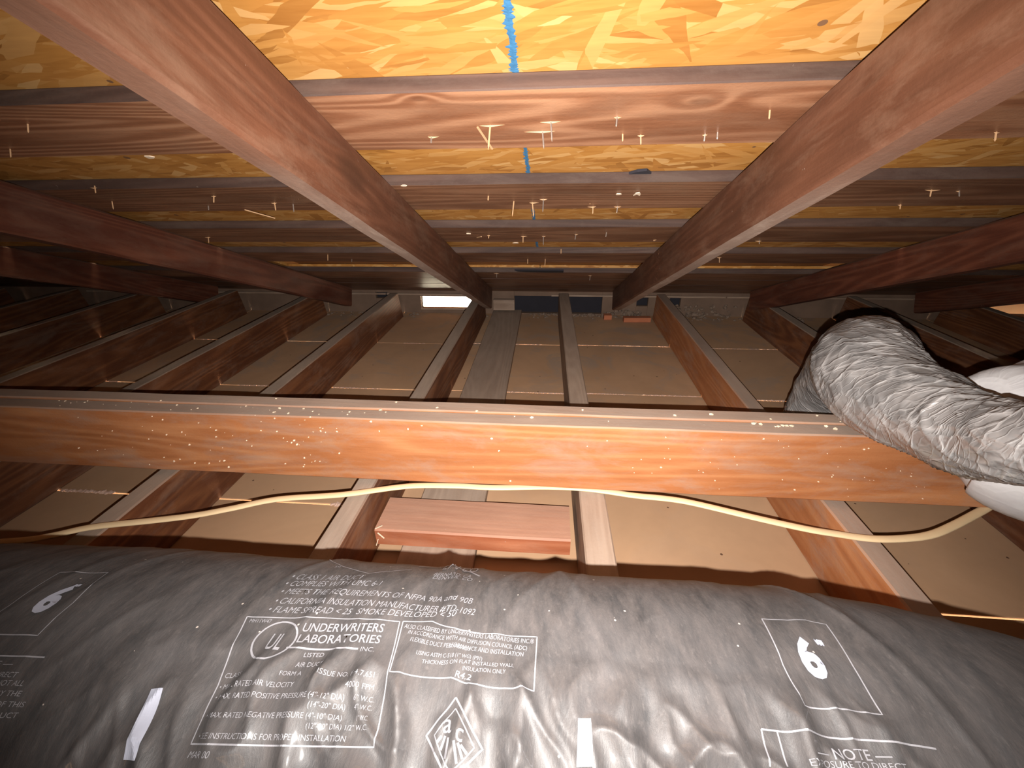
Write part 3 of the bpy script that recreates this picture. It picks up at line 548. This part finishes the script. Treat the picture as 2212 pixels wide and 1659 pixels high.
P = [(-1.4, .34, .1285), (-1.15, .38, .1285)] + P + [(0.0, .612+.010, .1288), (.075, .622, .1285)] + [(x, y, EYE+z-.0003) for x, y, z in CAB_B] + [(.80, .66, .14), (.95, .70, .13), (1.2, .74, .1285)]
tag(tube(spline(P, 8), flat, 'electric_cable', 'cable'), 'flat cream electric cable snaking over the joists and under the beam', 'cable')

# ---------------------------------------------------------------- big printed duct in front
R0 = .130; ZC = EYE-.384
def yc(u): return .158-(1.02*max(0, u-.15)**2)-(.22*max(0, -.3-u)**2)
def ridged(a): return 1-abs(a)*2
def sm(a, b, x): t = max(0, min(1, (x-a)/(b-a))); return t*t*(3-2*t)
def disp(u, v):
    nz = noise.noise
    d = .0022*nz(Vector((u*7, v*6, 3))) + .0009*nz(Vector((u*34, v*20, 7)))
    # slack plastic gathered in folds low on the front
    edge = -.006 + .010*nz(Vector((u*9, 0, 2)))+ (.0 if u < .03 else .004)
    m = sm(edge, edge+.030, v) * (1-.75*sm(.12, .20, u)) * sm(-.30, -.13, u)
    if m > 0:
        wu = u + .012*nz(Vector((u*6, v*16, 11))) + .004*nz(Vector((u*25, v*40, 4)))
        f1 = max(0, 1-3.0*abs(nz(Vector((wu*27+v*6, v*17, 21)))))
        f2 = max(0, 1-3.2*abs(nz(Vector((wu*50-v*14, v*26, 31)))))
        d += m*(.0062*f1**1.4+.0032*f2**1.4)
    # finer pulled creases on the crown
    c = max(0, 1-3.2*abs(nz(Vector((u*26+v*8, v*5, 41)))))
    d += .0011*c*c*(1-m)
    # seam creases beside the listing print
    for uc, k in ((-.050, 1.0), (-.0235, .5), (.038, .6), (.205, .9)):
        w_ = abs(u-uc-.012*v/.05)
        if w_ < .012: d += k*.0022*(1-w_/.012)**2
    return d
def surf(u, v, off=0.0):
    r = R0+disp(u, v)+off; th = v/R0
    return Vector((u, yc(u)-r*math.sin(th), ZC+r*math.cos(th)))
duct = empty('flexible_duct', (0, .158, JT)); tag(duct, 'fat dark grey flexible air duct with white printing across the foreground', 'duct')
NU, NV = 620, 300; U0, U1 = -.62, .50; V0, V1 = -.165, .115
bm = bmesh.new(); uvl = bm.loops.layers.uv.new('UVMap'); grid = []; UVc = {}
# fine patch in view, coarse rest of the barrel
def vgrid():
    vs = [V0+(V1-V0)*j/NV for j in range(NV+1)]; full = math.pi*2*R0
    rest = full-(V1-V0); k = 40
    return vs + [V1+rest*j/k for j in range(1, k)]
VG = vgrid(); UG = [-1.7+i*.06 for i in range(18)] + [U0+(U1-U0)*i/NU for i in range(NU+1)] + [U1+.02*i for i in range(1, 12)]
for u in UG:
    row = []
    for v in VG: row.append(bm.verts.new(surf(u, v)))
    grid.append(row)
nv = len(VG)
for i in range(len(UG)-1):
    for j in range(nv):
        j2 = (j+1) % nv; f = bm.faces.new((grid[i][j], grid[i][j2], grid[i+1][j2], grid[i+1][j])); f.smooth = True
        vv = (VG[j], VG[j+1] if j2 else V0+math.pi*2*R0, VG[j+1] if j2 else V0+math.pi*2*R0, VG[j]); uu = (UG[i], UG[i], UG[i+1], UG[i+1])
        for lp, a, b in zip(f.loops, uu, vv): lp[uvl].uv = (a, b)
bmesh.ops.recalc_face_normals(bm, faces=bm.faces)
me = bpy.data.meshes.new('sleeve'); bm.to_mesh(me); bm.free(); link('plastic_sleeve', me, M['sleeve'], duct)
# print: text laid on the sleeve in metres along (u) and around (v) the barrel
def text_polys(s, st):
    cu = bpy.data.curves.new('t', 'FONT'); cu.body = s; cu.size = 1; cu.resolution_u = 3
    if st == 'b': cu.offset = .008
    elif st == 'x': cu.offset = .045
    else: cu.offset = -.004
    if st == 'i': cu.shear = .25
    o = bpy.data.objects.new('t', cu); COL.objects.link(o)
    me = bpy.data.meshes.new_from_object(o.evaluated_get(bpy.context.evaluated_depsgraph_get()))
    bpy.data.objects.remove(o); bpy.data.curves.remove(cu)
    return me
def lay_text(s, u0, v0, u1, v1, h, bend, st, name='printed_lettering', mat='print'):
    me = text_polys(s, st); xs = [v.co.x for v in me.vertices]
    x0, x1 = min(xs), max(xs); L = math.hypot(u1-u0, v1-v0); cap = .70
    if s == '"': cap = .0
    bm = bmesh.new(); bm.from_mesh(me); bpy.data.meshes.remove(me)
    ys = [v.co.y for v in bm.verts]
    if s == '"': yb, ht = min(ys), max(ys)-min(ys)
    elif s in 'ac6': yb, ht = min(ys), max(ys)-min(ys)
    else: yb, ht = 0, cap
    if st == 'x' or s in 'ac':
        for _ in range(3): bmesh.ops.subdivide_edges(bm, edges=[e for e in bm.edges if e.calc_length() > .10], cuts=1)
        bmesh.ops.triangulate(bm, faces=bm.faces)
    du, dv = (u1-u0)/L, (v1-v0)/L
    for v in bm.verts:
        t = (v.co.x-x0)/(x1-x0); y = (v.co.y-yb)/ht*h
        u = u0+du*L*t + dv*y; vv = v0+dv*L*t - du*y + bend*4*t*(1-t)
        v.co = surf(u, vv, .0007 if st != 'x' else .0011)
    return bm
def merge(bms, name, mat, label=None):
    me = bpy.data.meshes.new(name); tot = bmesh.new()
    for b in bms:
        m_ = bpy.data.meshes.new('tmp'); b.to_mesh(m_); b.free(); tot.from_mesh(m_); bpy.data.meshes.remove(m_)
    tot.to_mesh(me); tot.free(); o = link(name, me, M[mat], duct)
    if label: o['label'] = label
    return o
grp = {}
for i, t in enumerate(TEXTS):
    key = 'approval_lines' if i < 5 else 'listing_text' if i < 26 else 'classification_text' if i < 34 else 'note_text' if i < 42 else 'maker_text' if i < 46 else 'emblem_letters' if i < 48 else 'size_numeral'
    grp.setdefault(key, []).append(lay_text(*t))
for k_, b in [(k1, [x1]) for k1, l1 in grp.items() for x1 in l1]: merge(b, k_, 'printbright' if k_ == 'size_numeral' else 'print', {'size_numeral': 'bold white 6 inch size mark', 'none': ''}.get(k_))
def lay_line(pts, w_):
    bm = bmesh.new(); dense = []
    for (a, b) in zip(pts[:-1], pts[1:]):
        L = math.hypot(b[0]-a[0], b[1]-a[1]); n = max(1, int(L/.0014))
        for j in range(n): dense.append((a[0]+(b[0]-a[0])*j/n, a[1]+(b[1]-a[1])*j/n))
    dense.append(pts[-1]); prev = None
    for i, p in enumerate(dense):
        a = dense[max(0, i-1)]; b = dense[min(len(dense)-1, i+1)]; dx, dy = b[0]-a[0], b[1]-a[1]; L = math.hypot(dx, dy) or 1
        nx, ny = -dy/L*w_/2, dx/L*w_/2
        q = (bm.verts.new(surf(p[0]+nx, p[1]+ny, .0006)), bm.verts.new(surf(p[0]-nx, p[1]-ny, .0006)))
        if prev: bm.faces.new((prev[0], prev[1], q[1], q[0]))
        prev = q
    return bm
names = ['listing_frame', 'classification_frame', 'size_frame', 'size_frame', 'note_frame', 'note_frame', 'note_frame', 'note_frame', 'rule_line', 'maker_mark', 'maker_mark', 'emblem', 'emblem'] + ['emblem']*6 + ['laboratory_ring']
g2 = {}
for n_, (w_, pts) in zip(names, LINES): g2.setdefault(n_, []).append(lay_line(pts, w_))
for n_, b in [(k1, [x1]) for k1, l1 in g2.items() for x1 in l1]: merge(b, n_, 'print')
for q in PATCHES:
    bm = bmesh.new(); n = 24; g = []
    for i in range(7):
        row = []
        for j in range(n+1):
            s_, t_ = i/6, j/n
            a = [q[0][k]+(q[1][k]-q[0][k])*s_ for k in (0, 1)]; b = [q[3][k]+(q[2][k]-q[3][k])*s_ for k in (0, 1)]
            row.append(bm.verts.new(surf(a[0]+(b[0]-a[0])*t_, a[1]+(b[1]-a[1])*t_, .0012)))
        g.append(row)
    for i in range(6):
        for j in range(n): bm.faces.new((g[i][j], g[i+1][j], g[i+1][j+1], g[i][j+1]))
    merge([bm], 'printed_bar', 'printbright', 'pale blue-white printed bar')

# ---------------------------------------------------------------- silver duct and white duct on the right
def duct_mesh(path, name, mat, nu, nr, amp, label, cat='duct', seed=0, spiral=0):
    """path: (x,y,z,r), rounded start"""
    P = spline(path, nu); rings = []; bm = bmesh.new(); uvl = bm.loops.layers.uv.new('UVMap'); SL = []
    up0 = Vector((0, 0, 1)); s_len = 0
    for i, p in enumerate(P):
        a = Vector(P[max(0, i-1)][:3]); b = Vector(P[min(len(P)-1, i+1)][:3]); d = (b-a).normalized()
        s_ = d.cross(up0).normalized(); u_ = s_.cross(d); ring = []
        if i: s_len += (Vector(p[:3])-Vector(P[i-1][:3])).length
        SL.append(s_len)
        for j in range(nr):
            th = j/nr*2*math.pi; c = Vector((math.cos(th), math.sin(th)))
            q = Vector((s_len*15+1.2*math.sin(th+1), c.x*.75+seed, c.y*.75))
            n1 = noise.noise(q*1.0+Vector((0, 0, s_len*5))); n2 = noise.noise(q*2.6); n3 = noise.noise(q*6.0)
            h = amp*(max(0, 1-3.4*abs(n1))**2.2*1.2 + max(0, 1-3.4*abs(n2))**2.2*.7 + .3*n3) + amp*spiral*math.sin(s_len*2*math.pi/.028+th)*.5
            r = p[3]+h
            ring.append(bm.verts.new(Vector(p[:3])+s_*c.x*r+u_*c.y*r))
        rings.append(ring)
    for i, (a, b) in enumerate(zip(rings[:-1], rings[1:])):
        for j in range(nr):
            f = bm.faces.new((a[j], a[(j+1) % nr], b[(j+1) % nr], b[j])); f.smooth = True; R_ = .06*2*math.pi
            for lp, q in zip(f.loops, ((SL[i], j/nr*R_), (SL[i], (j+1)/nr*R_), (SL[i+1], (j+1)/nr*R_), (SL[i+1], j/nr*R_))): lp[uvl].uv = q
    bm.faces.new(rings[0][::-1]); bm.faces.new(rings[-1])
    bmesh.ops.recalc_face_normals(bm, faces=bm.faces)
    me = bpy.data.meshes.new(name); bm.to_mesh(me); bm.free()
    return tag(link(name, me, M[mat]), label, cat)
SILVER=[[0.5836, 0.88, 0.02, 0.067], [0.5786, 0.855, 0.2008, 0.067], [0.5536, 0.79, 0.2958, 0.067], [0.5086, 0.7050000000000001, 0.3528, 0.067], [0.4686, 0.64, 0.3608, 0.067], [0.456, 0.58, 0.3584, 0.0624], [0.4535, 0.53, 0.3633, 0.0552], [0.4515, 0.485, 0.3695, 0.0488], [0.4486, 0.44, 0.377, 0.0447], [0.4455, 0.405, 0.3906, 0.0403], [0.4387, 0.37, 0.4095, 0.0366], [0.4381, 0.34, 0.4275, 0.0349], [0.4343, 0.3, 0.4526, 0.0331], [0.52, 0.22, 0.43, 0.044], [0.64, 0.16, 0.45, 0.044]]
WHITE=[[0.5401, 0.535, 0.3788, 0.0231], [0.5513, 0.535, 0.3713, 0.0522], [0.5683, 0.53, 0.3595, 0.081], [0.5865, 0.52, 0.3527, 0.1056], [0.6019, 0.5, 0.3524, 0.1168], [0.6337, 0.48, 0.3662, 0.114], [0.6752, 0.46, 0.3833, 0.1083], [0.95, 0.44, 0.4, 0.09], [1.5, 0.42, 0.4, 0.09]]
duct_mesh(SILVER, 'silver_duct', 'foil', 16, 128, .0026, 'crinkled silver-grey flexible duct hanging over the right end of the beam', 'duct', 3)
duct_mesh(WHITE, 'white_duct', 'white', 10, 80, .0012, 'smooth white wrapped duct behind the silver one at the right edge', 'duct', 8)
